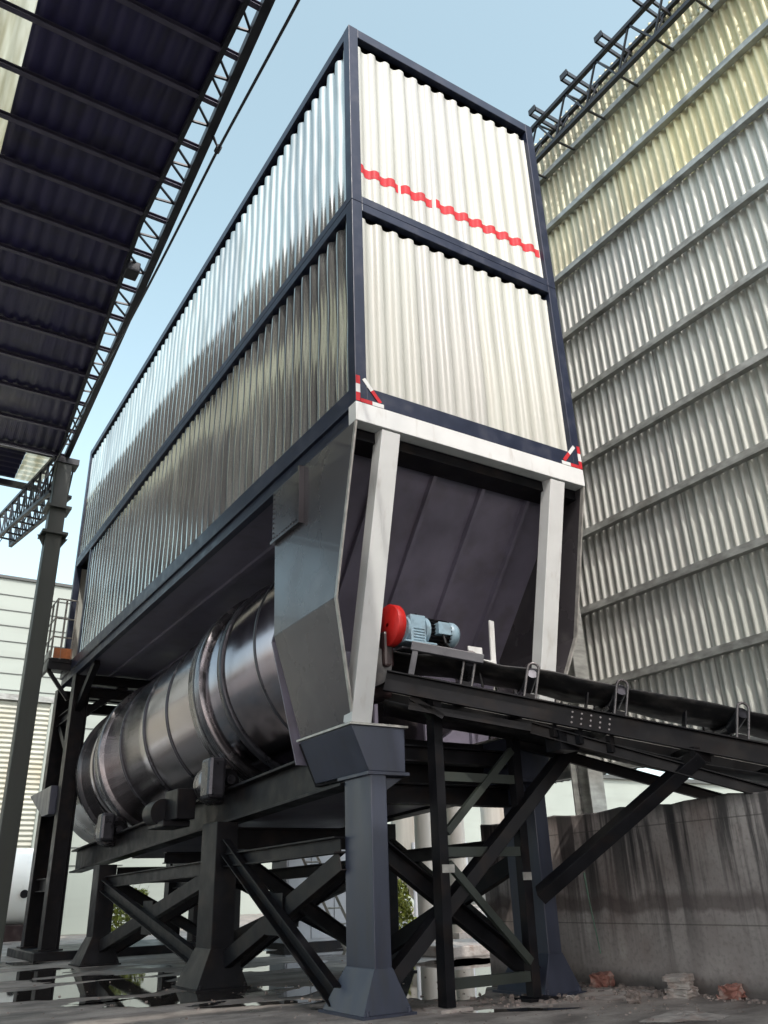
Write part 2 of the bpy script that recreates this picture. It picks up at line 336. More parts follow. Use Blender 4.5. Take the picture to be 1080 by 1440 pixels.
def module(name, label, z0, z1, hb, ht, door):
    t = thing(name, label, 'container', (0, 0, z0), 'stacked corrugated housing modules')
    p = .14
    for (x, y) in ((0, 0), (W-p, 0), (0, LEN-p), (W-p, LEN-p)):
        MB().box((x, y, z0), (x+p, y+p, z1)).build('corner_post', M['navy'], t, bevel=.008)
    for za, zb, nm in ((z0, z0+hb, 'bottom_rail'), (z1-ht, z1, 'top_rail')):
        for q in (((p, .004, za), (W-p, .10, zb)), ((p, LEN-.10, za), (W-p, LEN-.004, zb)), ((.004, p, za), (.10, LEN-p, zb)), ((W-.10, p, za), (W-.004, LEN-p, zb))):
            MB().box(*q).build(nm, M['navy'], t, bevel=.006)
    top = z1-ht-(.125 if not door else .08)
    fp = corr_front(z0+hb-.02, top, .062, p-.01, W-p+.01).build('front_panel', M['cream'], t)
    ye = LEN-p if not door else 11.8
    corr_side(z0+hb-.02, top+.03, .062, p-.01, ye, sgn=1).build('side_panel', M['glossy'], t)
    corr_side(z0+hb-.02, top+.03, W-.062, p-.01, LEN-p, nz=6, sgn=-1).build('side_panel', M['glossy'], t)
    MB().box((p, LEN-.08, z0+hb), (W-p, LEN-.05, z1-ht)).build('rear_panel', M['cream'], t)
    MB().box((.10, .10, z1-.05), (W-.10, LEN-.10, z1-.02)).build('roof_panel', M['dark'], t)
    if door:
        MB().box((.012, 11.8, z0+hb), (.10, 11.92, z1-ht)).build('door_jamb', M['navy'], t, bevel=.006)
        MB().box((.10, 11.92, z0+hb), (1.4, 12.0, z1-ht)).build('inner_partition', M['darkred'], t)
    return t, fp, top
lower, lfp, _ = module('housing_module', 'lower corrugated container module with open rear doorway, resting on the hopper beam', 5.545, 8.318, .205, .115, True)
upper, ufp, _ = module('housing_module', 'upper corrugated container module carrying a red tape stripe across its cream front', 8.322, 11.41, .11, .16, False)
MB().box((.10, .16, 5.36), (W-.10, LEN-.10, 5.56)).build('floor_pan', M['inner'], lower)
for x in (.75, 1.6, 2.45): MB().beam((x, .5, 5.335), (x, LEN-.12, 5.335), .10, .05).build('floor_stringer', M['inner'], lower)
# red tape following the waves on the upper front panel
for xa, xb in ((.145, .73), (.765, 1.235), (1.275, 3.055)):
    n = int((xb-xa)/PITCH*16); b = MB()
    x_0, x_1 = .13, W-.13
    ph = random.Random(1); p4 = [ph.uniform(0, 6) for _ in range(4)]
    def fn(u, v, xa=xa, xb=xb):
        x = xa + (xb-xa)*u; z = 8.86 + .14*v
        d = .003*(math.sin(1.7*x+2.1*z+p4[0]) + math.sin(.9*x-3.3*z+p4[1]))
        return (x, .062 - (AMP*wave((x-x_0)/PITCH+.12) + .003) + d, z)
    b.grid(fn, max(8, n), 3); b.build('tape_stripe', M['red'], ufp)
# red and white warning tape on the two lower corners
def tape_corner(sx):
    X = (lambda v: v) if sx > 0 else (lambda v: W-v)
    b = MB()
    def strip(p, q, wd, k):
        p, q = V(p), V(q); d = (q-p).normalized(); n2 = V((-d.z, 0, d.x))*wd/2
        for i in range(k):
            a, c = lerp(p, q, i/k), lerp(p, q, (i+1)/k); yy = V((0, .006*0, 0))
            pts = [a-n2, c-n2, c+n2, a+n2]
            b.hexa([V((X(v.x), -.002, v.z)) for v in pts], [V((X(v.x), -.006, v.z)) for v in pts], i % 2)
    strip((.03, 0, 5.55), (.03, 0, 5.86), .05, 3)
    strip((.06, 0, 5.568), (.34, 0, 5.568), .045, 2)
    strip((.30, 0, 5.60), (.10, 0, 5.84), .045, 2)
    b.build('warning_tape', [M['red'], M['white']], lower)
tape_corner(1); tape_corner(-1)

# ------------------------------------------------------------------ feed hopper under the housing
hop = thing('feed_hopper', 'dark grey sheet steel hopper with two white sloping posts under the container', 'hopper', (1.6, .7, 2.43))
def mir(p, s): return V(p) if s > 0 else V((W-p[0], p[1], p[2]))
def plate(pts, th, nrm):
    b = MB(); n = len(pts); nv = V(nrm)*th
    b.add([V(p) for p in pts] + [V(p)+nv for p in pts], [tuple(range(n)), tuple(range(n, 2*n))[::-1]] + [(i, n+i, n+(i+1) % n, (i+1) % n) for i in range(n)])
    return b
for s in (1, -1):
    up = [mir(p, s) for p in ((0, .04, 5.32), (0, .48, 3.56), (0, 1.84, 3.53), (0, 1.91, 5.32))]
    sp = plate(up, .02, (s, 0, 0)).build('side_plate', M['grey'], hop, bevel=.004)
    lo = [mir(p, s) for p in ((0, .48, 3.56), (.34, .76, 2.44), (.34, 1.80, 2.39), (0, 1.84, 3.53))]
    plate(lo, .02, (s*.957, 0, .29)).build('lower_plate', M['grey'], hop, bevel=.004)
    b = MB()
    b.beam(mir((.012, .03, 5.32), s), mir((.012, .47, 3.56), s), .02, .05, (0, 1, 0))
    b.beam(mir((.012, .47, 3.56), s), mir((.352, .75, 2.44), s), .02, .05, (0, 1, 0))
    b.build('edge_strip', M['greylip'], hop)
    if s > 0:
        h = MB().box((-.03, 1.19, 4.66), (.0, 1.90, 5.30)).build('inspection_hatch', M['grey'], sp, bevel=.006)
        bb = MB()
        bb.box((-.06, 1.155, 4.62), (-.0, 1.19, 5.32)).box((-.055, 1.19, 4.625), (-.0, 1.90, 4.66))
        bb.build('hatch_flange', M['grey'], sp)
        for k in range(10):
            for q in ((1.24, 4.70+.062*k), (1.86, 4.70+.062*k), (1.27+.06*k, 4.69)): MB().cyl((-.03, *q), (-.045, *q), .011, n=8).build('hatch_bolt', M['grey'], sp)
sl_pts = [(.02, .46, 5.32), (3.18, .46, 5.32), (3.18, 1.93, 3.50), (.02, 1.93, 3.50)]
plate(sl_pts, .02, (0, .78, .63)).build('sloped_plate', M['inner'], hop)
plate([(.02, 1.93, 3.50), (3.18, 1.93, 3.50), (2.86, 1.93, 2.2), (.34, 1.93, 2.2)], .02, (0, 1, 0)).build('back_plate', M['inner'], hop)
for x in (.62, 1.31, 2.0, 2.69):
    MB().beam((x, .46-.035, 5.31), (x, 1.90, 3.52), .045, .09, (0, -.7, -.7)).beam((x, 1.90, 3.52), (x, 1.90, 2.3), .045, .06, (0, -1, 0)).build('stiffening_rib', M['inner'], hop)
MB().box((.02, .16, 5.20), (3.18, .46, 5.32)).build('top_channel', M['dark'], hop)
MB().box((0, -.004, 5.318), (W, .15, 5.542)).build('header_beam', M['white'], hop, bevel=.006)
for x0_ in (0, W-.1):
    b = MB(); b.ibeam((x0_+.05, .15, 5.43), (x0_+.05, LEN, 5.43), .10, .222, .022, .016); b.build('side_beam', M['navy'], hop, bevel=.004)
for s in (1, -1):
    a, c = mir((.435, .09, 5.32), s), mir((.425, .80, 2.44), s)
    MB().beam(a, c, .225, .16, (0, -1, 0)).build('white_post', M['white'], hop, bevel=.006)
b = MB(); b.beam((2.52, 1.18, 3.35), (2.60, 1.25, 3.90), .07, .02, (0, -1, 0)); b.build('scraper_plate', M['white'], hop)
b = MB(); b.box((2.02, 1.0, 3.20), (2.22, 1.02, 3.46)); b.box((2.14, .98, 3.06), (2.40, 1.0, 3.32)); b.build('deflector_plate', M['white'], hop, bevel=.004)

# ------------------------------------------------------------------ rotary drum
drum = thing('rotary_drum', 'long inclined polished steel dryer drum lying under the container', 'drum', (1.6, 1.95, 2.4))
def zc(y): return 3.92 - .05*y
def ax(y): return V((1.6, y, zc(y)))
DD = V((0, 1, -.05)).normalized()
def ring(y0, prof, name, m, n=96):
    b = MB(); b.lathe(ax(y0), DD, prof, n); return b.build(name, m, drum)
ring(1.96, [(0, .2), (0, 1.37), (3.0, 1.372), (5.0, 1.368), (7.85, 1.37), (7.85, 1.30)], 'drum_shell', M['steel'])
ring(9.8, [(0, 1.30), (0, 1.36), (1.45, 1.36), (1.45, 1.30)], 'drum_shell', M['steel'])
def band(y, r, w, name, m, rin=1.36): return ring(y, [(0, rin), (0, r-.008), (.008, r), (w-.008, r), (w, r-.008), (w, rin)], name, m)
for y in (2.86, 6.1, 7.2, 8.49): band(y, 1.39, .05, 'seam_band', M['band'])
band(3.86, 1.42, .14, 'ring_flange', M['band'])
t1 = band(4.52, 1.47, .42, 'riding_ring', M['tyre'])
b = MB().lathe(ax(4.70), DD, [(0, 1.465), (0, 1.474), (.05, 1.474), (.05, 1.465)], 96); b.build('ring_groove', M['band'], t1)
band(9.55, 1.46, .32, 'riding_ring', M['tyre'], 1.28); 
ring(11.2, [(0, 1.28), (0, 1.42), (.22, 1.42), (.26, 1.30), (2.1, 1.30), (2.3, 1.0), (2.3, .05)], 'end_hood', M['grey'])

# ------------------------------------------------------------------ support frame below drum and hopper
fr = thing('support_frame', 'dark steel support frame of gusseted columns, cross braces and beams under the drum', 'frame', (1.6, 4, 0))
def column(x0, x1, y0, y1, top, s, cap=False, m=M['leg'], base=.36, flare=.16, lbl=None):
    def X(v): return v if s > 0 else W-v
    c = MB().box((X(x0), y0, base-.02), (X(x1), y1, top)).build('column', m, fr, bevel=.008)
    b = MB()
    f = flare
    b.hexa([(X(x0-f), y0-f*.4, .02), (X(x1+f), y0-f*.4, .02), (X(x1+f), y1+f, .02), (X(x0-f), y1+f, .02)],
           [(X(x0-.004), y0-.004, base), (X(x1+.004), y0-.004, base), (X(x1+.004), y1+.004, base), (X(x0-.004), y1+.004, base)])
    b.build('base_gusset', m, c, bevel=.006)
    b = MB().box((X(x0-f-.02), y0-f*.4-.03, .0), (X(x1+f+.02), y1+f+.04, .022))
    for qx in (x0-f+.04, x1+f-.04):
        for qy in (y0-f*.4+.0, y1+f): b.cyl((X(qx), qy, .02), (X(qx), qy, .06), .016, n=8)
    b.build('base_plate', m, c)
    if cap:
        poly = [(.31, 2.415), (.92, 2.415), (.91, 2.0), (.5, 2.0)]
        fpts = [V((X(px), y0, pz)) for px, pz in poly]; bpts = [V((X(px), 1.80, pz)) for px, pz in poly]
        b = MB(); b.add(fpts + bpts, [(0, 1, 2, 3), (7, 6, 5, 4), (0, 4, 5, 1), (1, 5, 6, 2), (2, 6, 7, 3), (3, 7, 4, 0)]); b.build('capital', m, c, bevel=.006)
        MB().box((X(.29), y0-.02, 2.418), (X(.95), 1.84, 2.44)).build('cap_plate', M['greylip'], c)
        MB().box((X(.48), y0-.015, 1.965), (X(.95), 1.3, 1.998)).build('seat_plate', M['leg'], c, bevel=.004)
        poly = [(X(.685), 1.955), (X(.93), 1.955), (X(.685), 1.80)]
        b = MB(); b.add([V((px, y0+.10, pz)) for px, pz in poly] + [V((px, y0+.12, pz)) for px, pz in poly], [(0, 1, 2), (5, 4, 3), (0, 3, 4, 1), (1, 4, 5, 2), (2, 5, 3, 0)]); b.build('cap_bracket', m, c)
    return c
for s in (1, -1):
    column(.515, .69, .72, 1.22, 1.97, s, True)
    column(.30, .58, 4.0, 4.5, 1.80, s, m=M['dark'], base=.42, flare=.17)
    column(.30, .60, 9.3, 9.7, 1.52, s, m=M['dark'], base=.42, flare=.17)
    X = (lambda v: v) if s > 0 else (lambda v: W-v)
    def zb(y): return 1.93 - .04*(y-1)
    b = MB(); b.ibeam((X(.60), 1.25, zb(1.25)+.21), (X(.60), 12.3, zb(12.3)+.21), .24, .42, .03, .02); b.build('chassis_beam', M['dark'], fr, bevel=.004)
    b = MB(); b.ibeam((X(.47), 1.22, 1.38), (X(.47), 4.0, 1.36), .14, .15, .015, .012, (0, 0, 1)); b.build('tie_beam', M['dark'], fr)
    b = MB(); b.ibeam((X(.47), 4.5, 1.30), (X(.47), 9.3, 1.25), .14, .17, .015, .012); b.build('tie_beam', M['dark'], fr)
    for (a, c) in (((.40, 3.98, 1.52), (.40, 1.22, .13)), ((.50, 1.22, 1.24), (.50, 3.98, .30)), ((.38, 9.3, 1.20), (.38, 4.5, .25)), ((.46, 4.5, 1.2), (.46, 9.3, .28))):
        MB().chan(V((X(a[0]), a[1], a[2])), V((X(c[0]), c[1], c[2])), .09, .18, .012).build('cross_brace', M['dark'], fr, bevel=.003)
# cross beams between the pairs of columns
for y, z, h in ((.86, 2.20, .16), (1.12, 1.85, .20), (4.25, 1.62, .26), (9.5, 1.35, .26), (7.0, 1.52, .16)):
    MB().ibeam((.66, y, z), (W-.66, y, z), .16, h, .016, .012).build('cross_beam', M['dark'], fr)
for (a, c) in (((.70, .84, 1.31), (2.52, .84, .10)), ((.68, 4.2, 1.4), (2.6, 4.2, .2)), ((.68, 4.3, .2), (2.6, 4.3, 1.4)), ((.68, 9.5, 1.2), (2.6, 9.5, .2)), ((.68, 9.4, .2), (2.6, 9.4, 1.2))):
    MB().chan(a, c, .10, .17, .012).build('cross_brace', M['dark'], fr, bevel=.003)
for s in (1, -1):
    X = (lambda v: v) if s > 0 else (lambda v: W-v)
    for (y, z, r) in ((2.6, .78, .2), (6.9, .72, .22)): MB().box((X(.43), y-r, z-r), (X(.442), y+r, z+r)).build('gusset_plate', M['dark'], fr)
# inclined drip tray under the drum
plate([(.75, 1.9, 1.95), (2.45, 1.9, 1.95), (2.45, 9.0, 1.62), (.75, 9.0, 1.62)], .02, (0, 0, -1)).build('drip_tray', M['inner'], fr)
# chute below the hopper mouth
b = MB(); b.hexa([(.55, 1.25, 1.98), (2.65, 1.25, 1.98), (2.65, 1.9, 1.98), (.55, 1.9, 1.98)], [(.36, 1.2, 2.41), (2.84, 1.2, 2.41), (2.84, 1.92, 2.41), (.36, 1.92, 2.41)]); b.build('discharge_chute', M['dark'], fr)
# trunnion stations: rollers in bearing boxes on both sides of each riding ring
for y in (4.73, 9.71):
    for s in (1, -1):
        X = (lambda v: v) if s > 0 else (lambda v: W-v)
        zt = zc(y); a = R(38); px = 1.6 - (1.46+.26)*math.sin(a); pz = zt - (1.46+.26)*math.cos(a)
        r = MB().lathe((X(px), y-.18, pz), (0, 1, 0), [(0, .03), (0, .24), (.02, .26), (.34, .26), (.36, .24), (.36, .03)], 28).build('support_roller', M['tyre'], fr)
        MB().cyl((X(px), y-.52, pz), (X(px), y+.52, pz), .06, n=14).build('roller_shaft', M['band'], r)
        for yy in (y-.40, y+.30):
            bb = MB().box((X(px-.16), yy, zb(y)+.42), (X(px+.16), yy+.14, pz+.03)); bb.cyl((X(px), yy-.01, pz), (X(px), yy+.15, pz), .15, n=18); bb.build('bearing_housing', M['dark'], r, bevel=.01)
        g2 = MB().box((X(px-.34), y-.62, zb(y)+.30), (X(px-.10), y-.30, pz+.26)); g2.build('roller_guard', M['band'], r, bevel=.05)
# drive unit with its small wheel beside the front roller
b = MB().cyl((.05, 5.35, 2.02), (.05, 5.72, 2.02), .17, n=24); b.box((-.02, 5.1, 1.82), (.35, 5.75, 1.9)); b.box((.08, 4.9, 1.9), (.34, 5.4, 2.28)); b.build('drum_drive', M['dark'], fr, bevel=.012)

# ------------------------------------------------------------------ rear tower with access platform
tw = thing('rear_tower', 'dark steel tower of four columns carrying the far end of the container with railed platform', 'tower', (1.6, 12.6, 0))
for x in (.16, 3.04):
    for y in (11.8, 13.45):
        c = MB().ibeam((x, y, .15), (x, y, 5.32), .30, .32, .022, .016, (1, 0, 0)).build('column', M['dark'], tw)
        MB().box((x-.22, y-.22, .152), (x+.22, y+.22, .175)).build('base_plate', M['dark'], c)
    MB().ibeam((x, 11.95, 1.28), (x, 13.3, 1.28), .16, .24, .015, .012).build('tie_beam', M['dark'], tw)
    MB().ibeam((x, 11.95, 4.6), (x, 13.3, 4.6), .16, .22, .015, .012).build('tie_beam', M['dark'], tw)
    MB().beam((x, 11.95, 4.55), (x, 10.6, 5.33), .12, .16).build('knee_brace', M['dark'], tw)
    MB().beam((x, 11.95, 3.6), (x, 13.3, 4.5), .10, .14).build('knee_brace', M['dark'], tw)
for y in (11.8, 13.45):
    MB().ibeam((.3, y, 5.22), (2.9, y, 5.22), .18, .20, .015, .012).build('tie_beam', M['dark'], tw)
    MB().ibeam((.3, y, 4.95), (2.9, y, 4.95), .16, .22, .015, .012).build('tie_beam', M['dark'], tw)
    MB().beam((.25, y, 4.5), (1.1, y, 5.15), .10, .14).build('knee_brace', M['dark'], tw); MB().beam((2.95, y, 4.5), (2.1, y, 5.15), .10, .14).build('knee_brace', M['dark'], tw)
MB().box((-.18, 11.3, 0), (3.4, 13.95, .15)).build('plinth', M['dark'], tw, bevel=.015)
b = MB().box((-.47, 12.25, 5.66), (.0, 13.3, 5.74)); b.box((-.47, 12.25, 5.50), (-.41, 13.3, 5.66)).box((-.47, 12.28, 5.5), (0, 12.36, 5.66)); b.build('platform', M['dark'], tw)
MB().beam((-.43, 12.4, 5.5), (.05, 12.4, 4.9), .06, .08).build('platform_bracket', M['dark'], tw)
MB().box((-.40, 12.22, 5.74), (-.02, 12.245, 5.96)).build('toe_board', M['orange'], tw)
MB().box((-.48, 12.28, 5.74), (-.465, 13.3, 5.90)).build('toe_board', M['rail'], tw)
rl = MB()
for p in ((-.45, 12.24), (-.26, 12.24), (-.04, 12.24), (-.45, 12.7), (-.45, 13.28)): rl.cyl((*p, 5.72), (*p, 7.06), .022, n=8)
for z in (6.2, 6.62, 7.06): rl.cyl((-.45, 12.24, z), (-.04, 12.24, z), .018, n=8).cyl((-.45, 12.24, z), (-.45, 13.28, z), .018, n=8)
rl.build('railing', M['rail'], tw)
b = MB(); b.hexa([(-.12, 12.0, 2.55), (.05, 12.0, 2.55), (.05, 12.6, 2.55), (-.12, 12.6, 2.55)], [(-.12, 12.05, 3.1), (.35, 12.05, 3.1), (.35, 14.2, 3.1), (-.12, 14.2, 3.1)]); b.build('tail_spout', M['leg'], tw, bevel=.01)

# ------------------------------------------------------------------ belt conveyor
cv = thing('belt_conveyor', 'dark inclined belt conveyor rising from the right to the hopper with grey motor', 'conveyor', (2.2, .2, 0))
CA, CB = V((.85, .5, 2.89)), V((3.73, -1.3, 2.12))
CU = (CB-CA).normalized(); CN = V((1.8, 2.88, 0)).normalized(); CW = CU.cross(CN); CW = CW if CW.z > 0 else -CW
def T(u, n, w): return CA + CU*u + CN*n + CW*w
U0, U1, WID = -.22, 7.2, .95
for n_, sg in ((.0, 1), (WID, -1)):
    b = MB(); b.sect(T(U0, n_, -.1), T(U1, n_, -.1), [(-.0, -.1), (.07*sg, -.1), (.07*sg, -.088), (.012*sg, -.088), (.012*sg, .088), (.07*sg, .088), (.07*sg, .1), (0, .1)][::sg], CW)
    b.build('stringer', M['dark'], cv)
for u in [.2 + .9*i for i in range(8)]:
    MB().beam(T(u, .02, -.1), T(u, WID-.02, -.1), .06, .08, CW).build('cross_member', M['dark'], cv)
# troughed carrying belt with sag between idlers, and the return run
IDL = [.57, 1.2, 2.08, 3.25, 4.3, 5.4, 6.5]
def bw(n):     # trough profile height across the belt
    q = abs(n-WID/2); return .225 if q < .17 else .225 + (q-.17)*.38
def belt_fn(u, v):
    uu = -.35 + (U1+.30)*u; n = .06 + (WID-.12)*v
    near = min(abs(uu-i) for i in IDL); sag = -.022*min(1, (near/.45)**2) if uu > .5 else 0
    fl = max(0, min(1, (uu-.0)/.6)); edge = .018*math.sin(uu*5.1+n*3)*(abs(n-WID/2)/.45)
    return T(uu, n, .23*(1-fl) + bw(n)*fl + sag + edge*fl)
bl = MB(); bl.grid(belt_fn, 120, 14); bl.build('belt', M['rubber'], cv, solid=.014)
bl = MB(); bl.grid(lambda u, v: T(-.2+(U1+.1)*u, .10+(WID-.2)*v, -.26-.015*math.sin(u*19)), 60, 2); bl.build('return_belt', M['rubber'], cv, solid=.012)
def arch(u, n_, hgt, wid, r):
    # bent tube hoop standing on the stringer, in the plane along the belt
    pts = [T(u-wid, n_, .0), T(u-wid, n_, hgt-wid)] + [T(u-wid*math.cos(q), n_, hgt-wid+wid*math.sin(q)) for q in [math.pi*k/8 for k in range(1, 8)]] + [T(u+wid, n_, hgt-wid), T(u+wid, n_, .0)]
    b = MB()
    for a, c in zip(pts, pts[1:]): b.cyl(a, c, r, n=8, caps=True)
    return b
for u in IDL:
    k = MB()
    k.beam(T(u, .0, .025), T(u, WID, .025), .10, .05, CW)
    for n_ in (.30, .65): k.beam(T(u, n_, .03), T(u, n_, .13), .05, .012, CU)
    k = k.build('idler_bracket', M['dark'], cv)
    for n_ in (.01, WID-.01): arch(u, n_, .36, .055, .014).build('idler_hoop', M['hoop'], k)
    MB().cyl(T(u, .30, .162), T(u, .65, .162), .055, n=16).build('idler_roller', M['band'], k)
    MB().cyl(T(u, .03, .268), T(u, .29, .165), .058, n=16).build('idler_roller', M['band'], k)
    MB().cyl(T(u, WID-.03, .268), T(u, .66, .165), .058, n=16).build('idler_roller', M['band'], k)
for n_ in (.004, WID-.004):  # pale strips paint a highlight along the stringer tops
    MB().beam(T(U0, n_, .004), T(U1, n_, .004), .012, .008, CW).build('stringer_highlight', M['greylip'], cv)
for u in (1.75, 2.7, 3.9, 5.0):
    MB().beam(T(u, .03, .0), T(u, .03, .17), .10, .014, CU).build('belt_guide', M['dark'], cv)
# head drum, side frame with the rounded opening, gear motor
MB().cyl(T(-.38, .04, .03), T(-.38, WID-.04, .03), .20, n=32).build('head_pulley', M['rubber'], cv)
hf = MB()
hf.beam(T(.02, -.03, .0), T(.02, -.03, .30), .05, .06, CU)
hf.beam(T(-.03, -.03, .29), T(.70, -.03, .29), .07, .09, CW)
hf.beam(T(-.03, .45, .30), T(.66, .45, .30), .07, .06, CW)
hf.box((.80, .52, 3.17), (1.22, .84, 3.19))
hf.build('motor_frame', M['frame2'], cv, bevel=.006)
MB().box((.50, .78, 2.72), (.84, 1.0, 3.14)).build('gear_case', M['darkred'], cv, bevel=.03)
# motor axis runs level along +x
MX, MY, MZ = .77, .60, 3.41
gd = MB().lathe((MX-.09, MY, MZ), (1, 0, 0), [(0, .02), (0, .208), (.012, .215), (.088, .215), (.10, .205), (.104, .02)], 40).build('pulley_guard', M['redpaint'], cv)
MB().box((MX-.12, MY+.02, MZ-.42), (MX+.0, MY+.2, MZ-.05)).build('guard_skirt', M['darkred'], gd, bevel=.03)
mt = MB()
mt.cyl((MX+0.024, MY, MZ-.01), (MX+0.098, MY, MZ-.01), .06, n=20)
mt.cyl((MX+0.091, MY, MZ-.01), (MX+0.122, MY, MZ-.01), .125, n=28)
mt.box((MX+0.122, MY-.115, MZ-.165), (MX+0.305, MY+.115, MZ+.12))
mt.cyl((MX+0.305, MY, MZ-.01), (MX+0.354, MY, MZ-.01), .145, n=28)
for k in range(5): mt.box((MX+0.152, MY-.125, MZ-.15+.03*k), (MX+0.287, MY-.115, MZ-.138+.03*k))
mt.box((MX+0.024, MY-.15, MZ-.185), (MX+0.415, MY+.15, MZ-.165))
mt = mt.build('drive_motor', M['motor'], cv, bevel=.006)
mb = MB().cyl((MX+0.354, MY, MZ-.01), (MX+0.634, MY, MZ-.01), .122, n=32)
for k in range(22):
    a = 2*math.pi*k/22; d = V((0, math.cos(a), math.sin(a)))
    mb.beam(V((MX+0.366, MY, MZ-.01))+d*.130, V((MX+0.622, MY, MZ-.01))+d*.130, .009, .03, d)
mb.build('finned_casing', M['dark'], mt)
MB().lathe((MX+0.616, MY, MZ-.01), (1, 0, 0), [(0, .10), (0, .136), (.09, .136), (.125, .12), (.14, .09), (.142, .01)], 32).build('fan_cowl', M['motor'], mt)
MB().box((MX+0.415, MY-.19, MZ-.07), (MX+0.561, MY-.10, MZ+.05)).box((MX+0.409, MY-.20, MZ-.075), (MX+0.567, MY-.19, MZ+.055)).build('terminal_box', M['motor'], mt, bevel=.006)
MB().cyl((MX+0.268, MY, MZ+.12), (MX+0.268, MY, MZ+.17), .018, n=10).build('lifting_eye', M['dark'], mt)
pc = MB(); pts = [V((MX+.48, MY-.17, MZ-.06)), V((MX+.50, MY-.18, MZ-.16)), V((MX+.58, MY-.16, MZ-.22)), V((MX+.72, MY-.20, MZ-.27)), V((MX+.84, MY-.26, MZ-.42)), V((MX+.86, MY-.28, MZ-.60))]
for a, c in zip(pts, pts[1:]): pc.cyl(a, c, .014, n=8)
pc.build('power_cable', M['rubber'], cv)
# splice plates with bolts on the near stringer and underneath
sp = MB().add([T(1.55, -.006, -.18), T(2.05, -.006, -.18), T(2.05, -.006, -.02), T(1.55, -.006, -.02)] + [T(1.55, 0, -.18), T(2.05, 0, -.18), T(2.05, 0, -.02), T(1.55, 0, -.02)],
              [(3, 2, 1, 0), (4, 5, 6, 7), (0, 1, 5, 4), (1, 2, 6, 5), (2, 3, 7, 6), (3, 0, 4, 7)]).build('splice_plate', M['dark'], cv)
for i in range(5):
    for j in range(3): MB().cyl(T(1.62+.09*i, -.006, -.15+.05*j), T(1.62+.09*i, -.018, -.15+.05*j), .010, n=8).build('splice_bolt', M['hoop'], sp)
# lower truss chord and lacing
LA, LB = T(1.25, .03, -.27), T(7.0, .03, -.70)
LA2, LB2 = LA + CN*(WID-.06), LB + CN*(WID-.06)
for a, c in ((LA, LB), (LA2, LB2)): MB().chan(a, c, .06, .11, .01).build('lower_chord', M['dark'], cv)
MB().beam(T(0.05, .03, -.29), LA, .05, .07).beam(T(.05, .03, -.2), T(.4, .03, -.33), .05, .05).build('lower_chord', M['dark'], cv)
for u in (1.45, 1.7, 2.0): MB().beam(T(u, .03, -.2), T(u+.03, .03, -.30-(u-1.25)*.07), .05, .06).build('lacing', M['dark'], cv)
MB().box(tuple(T(1.55, .0, -.42)), tuple(T(1.60, .3, -.21))).build('gusset', M['dark'], cv)
# carrying struts
MB().beam((.72, .86, .22), tuple(T(1.80, .93, -.22)), .12, .22, (0, -1, .2)).build('strut', M['dark'], cv, bevel=.006)
pe = T(2.85, .02, -.22)
MB().beam((2.26, .48, .88), tuple(pe), .12, .19, (0, -1, .2)).build('strut', M['dark'], cv, bevel=.006)
MB().box(tuple(pe + V((-.10, -.03, -.06))), tuple(pe + V((.12, .03, .07)))).build('gusset', M['dark'], cv)
# ladder like trestle standing under the head end
tr = MB().chan((1.20, .60, 2.72), (1.17, .60, .03), .10, .13, .012, (0, 1, 0)).build('trestle_leg', M['dark'], cv)
MB().box((1.02, .48, 0), (1.36, .75, .025)).build('foot_plate', M['block'], tr)
tr2 = MB().chan((2.20, .60, 2.42), (2.17, .60, .03), .10, .10, .012, (0, 1, 0)).build('trestle_leg', M['dark'], cv)
MB().box((2.02, .48, 0), (2.36, .75, .025)).build('foot_plate', M['dark'], tr2)
for za, zb_ in ((1.96, 1.96), (1.28, 1.28), (.20, .20)):
    MB().beam((1.24, .60, za), (2.15, .60, zb_), .07, .085).build('trestle_rung', M['column'], cv)
for a, c in (((1.25, .57, 1.45), (2.14, .57, 2.25)), ((1.25, .57, 1.18), (2.14, .57, .32)), ((1.24, .60, 2.45), (.98, .60, 2.72))):
    MB().beam(a, c, .05, .07).build('trestle_brace', M['column'], cv)
MB().box((1.15, .53, 1.10), (1.29, .545, 1.17)).box((2.12, .53, 1.02), (2.22, .545, 1.09)).build('clamp', M['greylip'], cv)

# ------------------------------------------------------------------ left canopy with truss edge and column
H = 10.3
KS = (H-.965)/12.035
def kx(x): return -3.672 + KS*(x+3.672)
def ky(y): return -6.16 + KS*(y+6.16)
def kz(z): return .965 + KS*(z-.965)
def K(p): return (kx(p[0]), ky(p[1]), kz(p[2]))
cn = thing('canopy_shed', 'dark blue open canopy roof on lattice edge truss with tall grey green column', 'canopy', (kx(-.06), ky(16.7), 0))
def iy(y): return -6.16 + (y+6.16)/KS
def edge_x(y): return kx(-.94 + .69*max(0, iy(y)-6.4)/9.82)
def roof(xa_fn, xb_fn, y0, y1, name, m, p=.2, amp=.02, par=cn, z=H):
    nx = int(abs(xb_fn(y0)-xa_fn(y0))/p*8); b = MB()
    def fn(u, v):
        y = y0+(y1-y0)*v; x = xa_fn(y)+(xb_fn(y)-xa_fn(y))*u
        return (x, y, z + amp*max(-.6, math.sin(2*math.pi*x/p)))
    b.grid(fn, max(4, nx), 8); return b.build(name, m, par, solid=.004)
roof(lambda y: kx(-3.54), edge_x, -7, ky(16.9), 'roof_sheet', M['canopy'])
roof(lambda y: kx(-5.0), lambda y: kx(-3.54), -7, ky(16.9), 'skylight_sheet', M['skylight'])
roof(lambda y: -18, lambda y: kx(-5.0), -7, ky(16.9), 'roof_sheet', M['canopy'], p=.4)
PY = [-6.16 + KS*1.332*(q + 6.16) for q in [-6.8, -6.0, -5.2, -4.4, -3.6, -2.8, -2.0, -1.25, -.53, .16, .88, 1.64, 2.38, 3.11, 3.94, 4.83, 5.67, 6.66, 7.65, 8.69, 9.87, 11.05]]
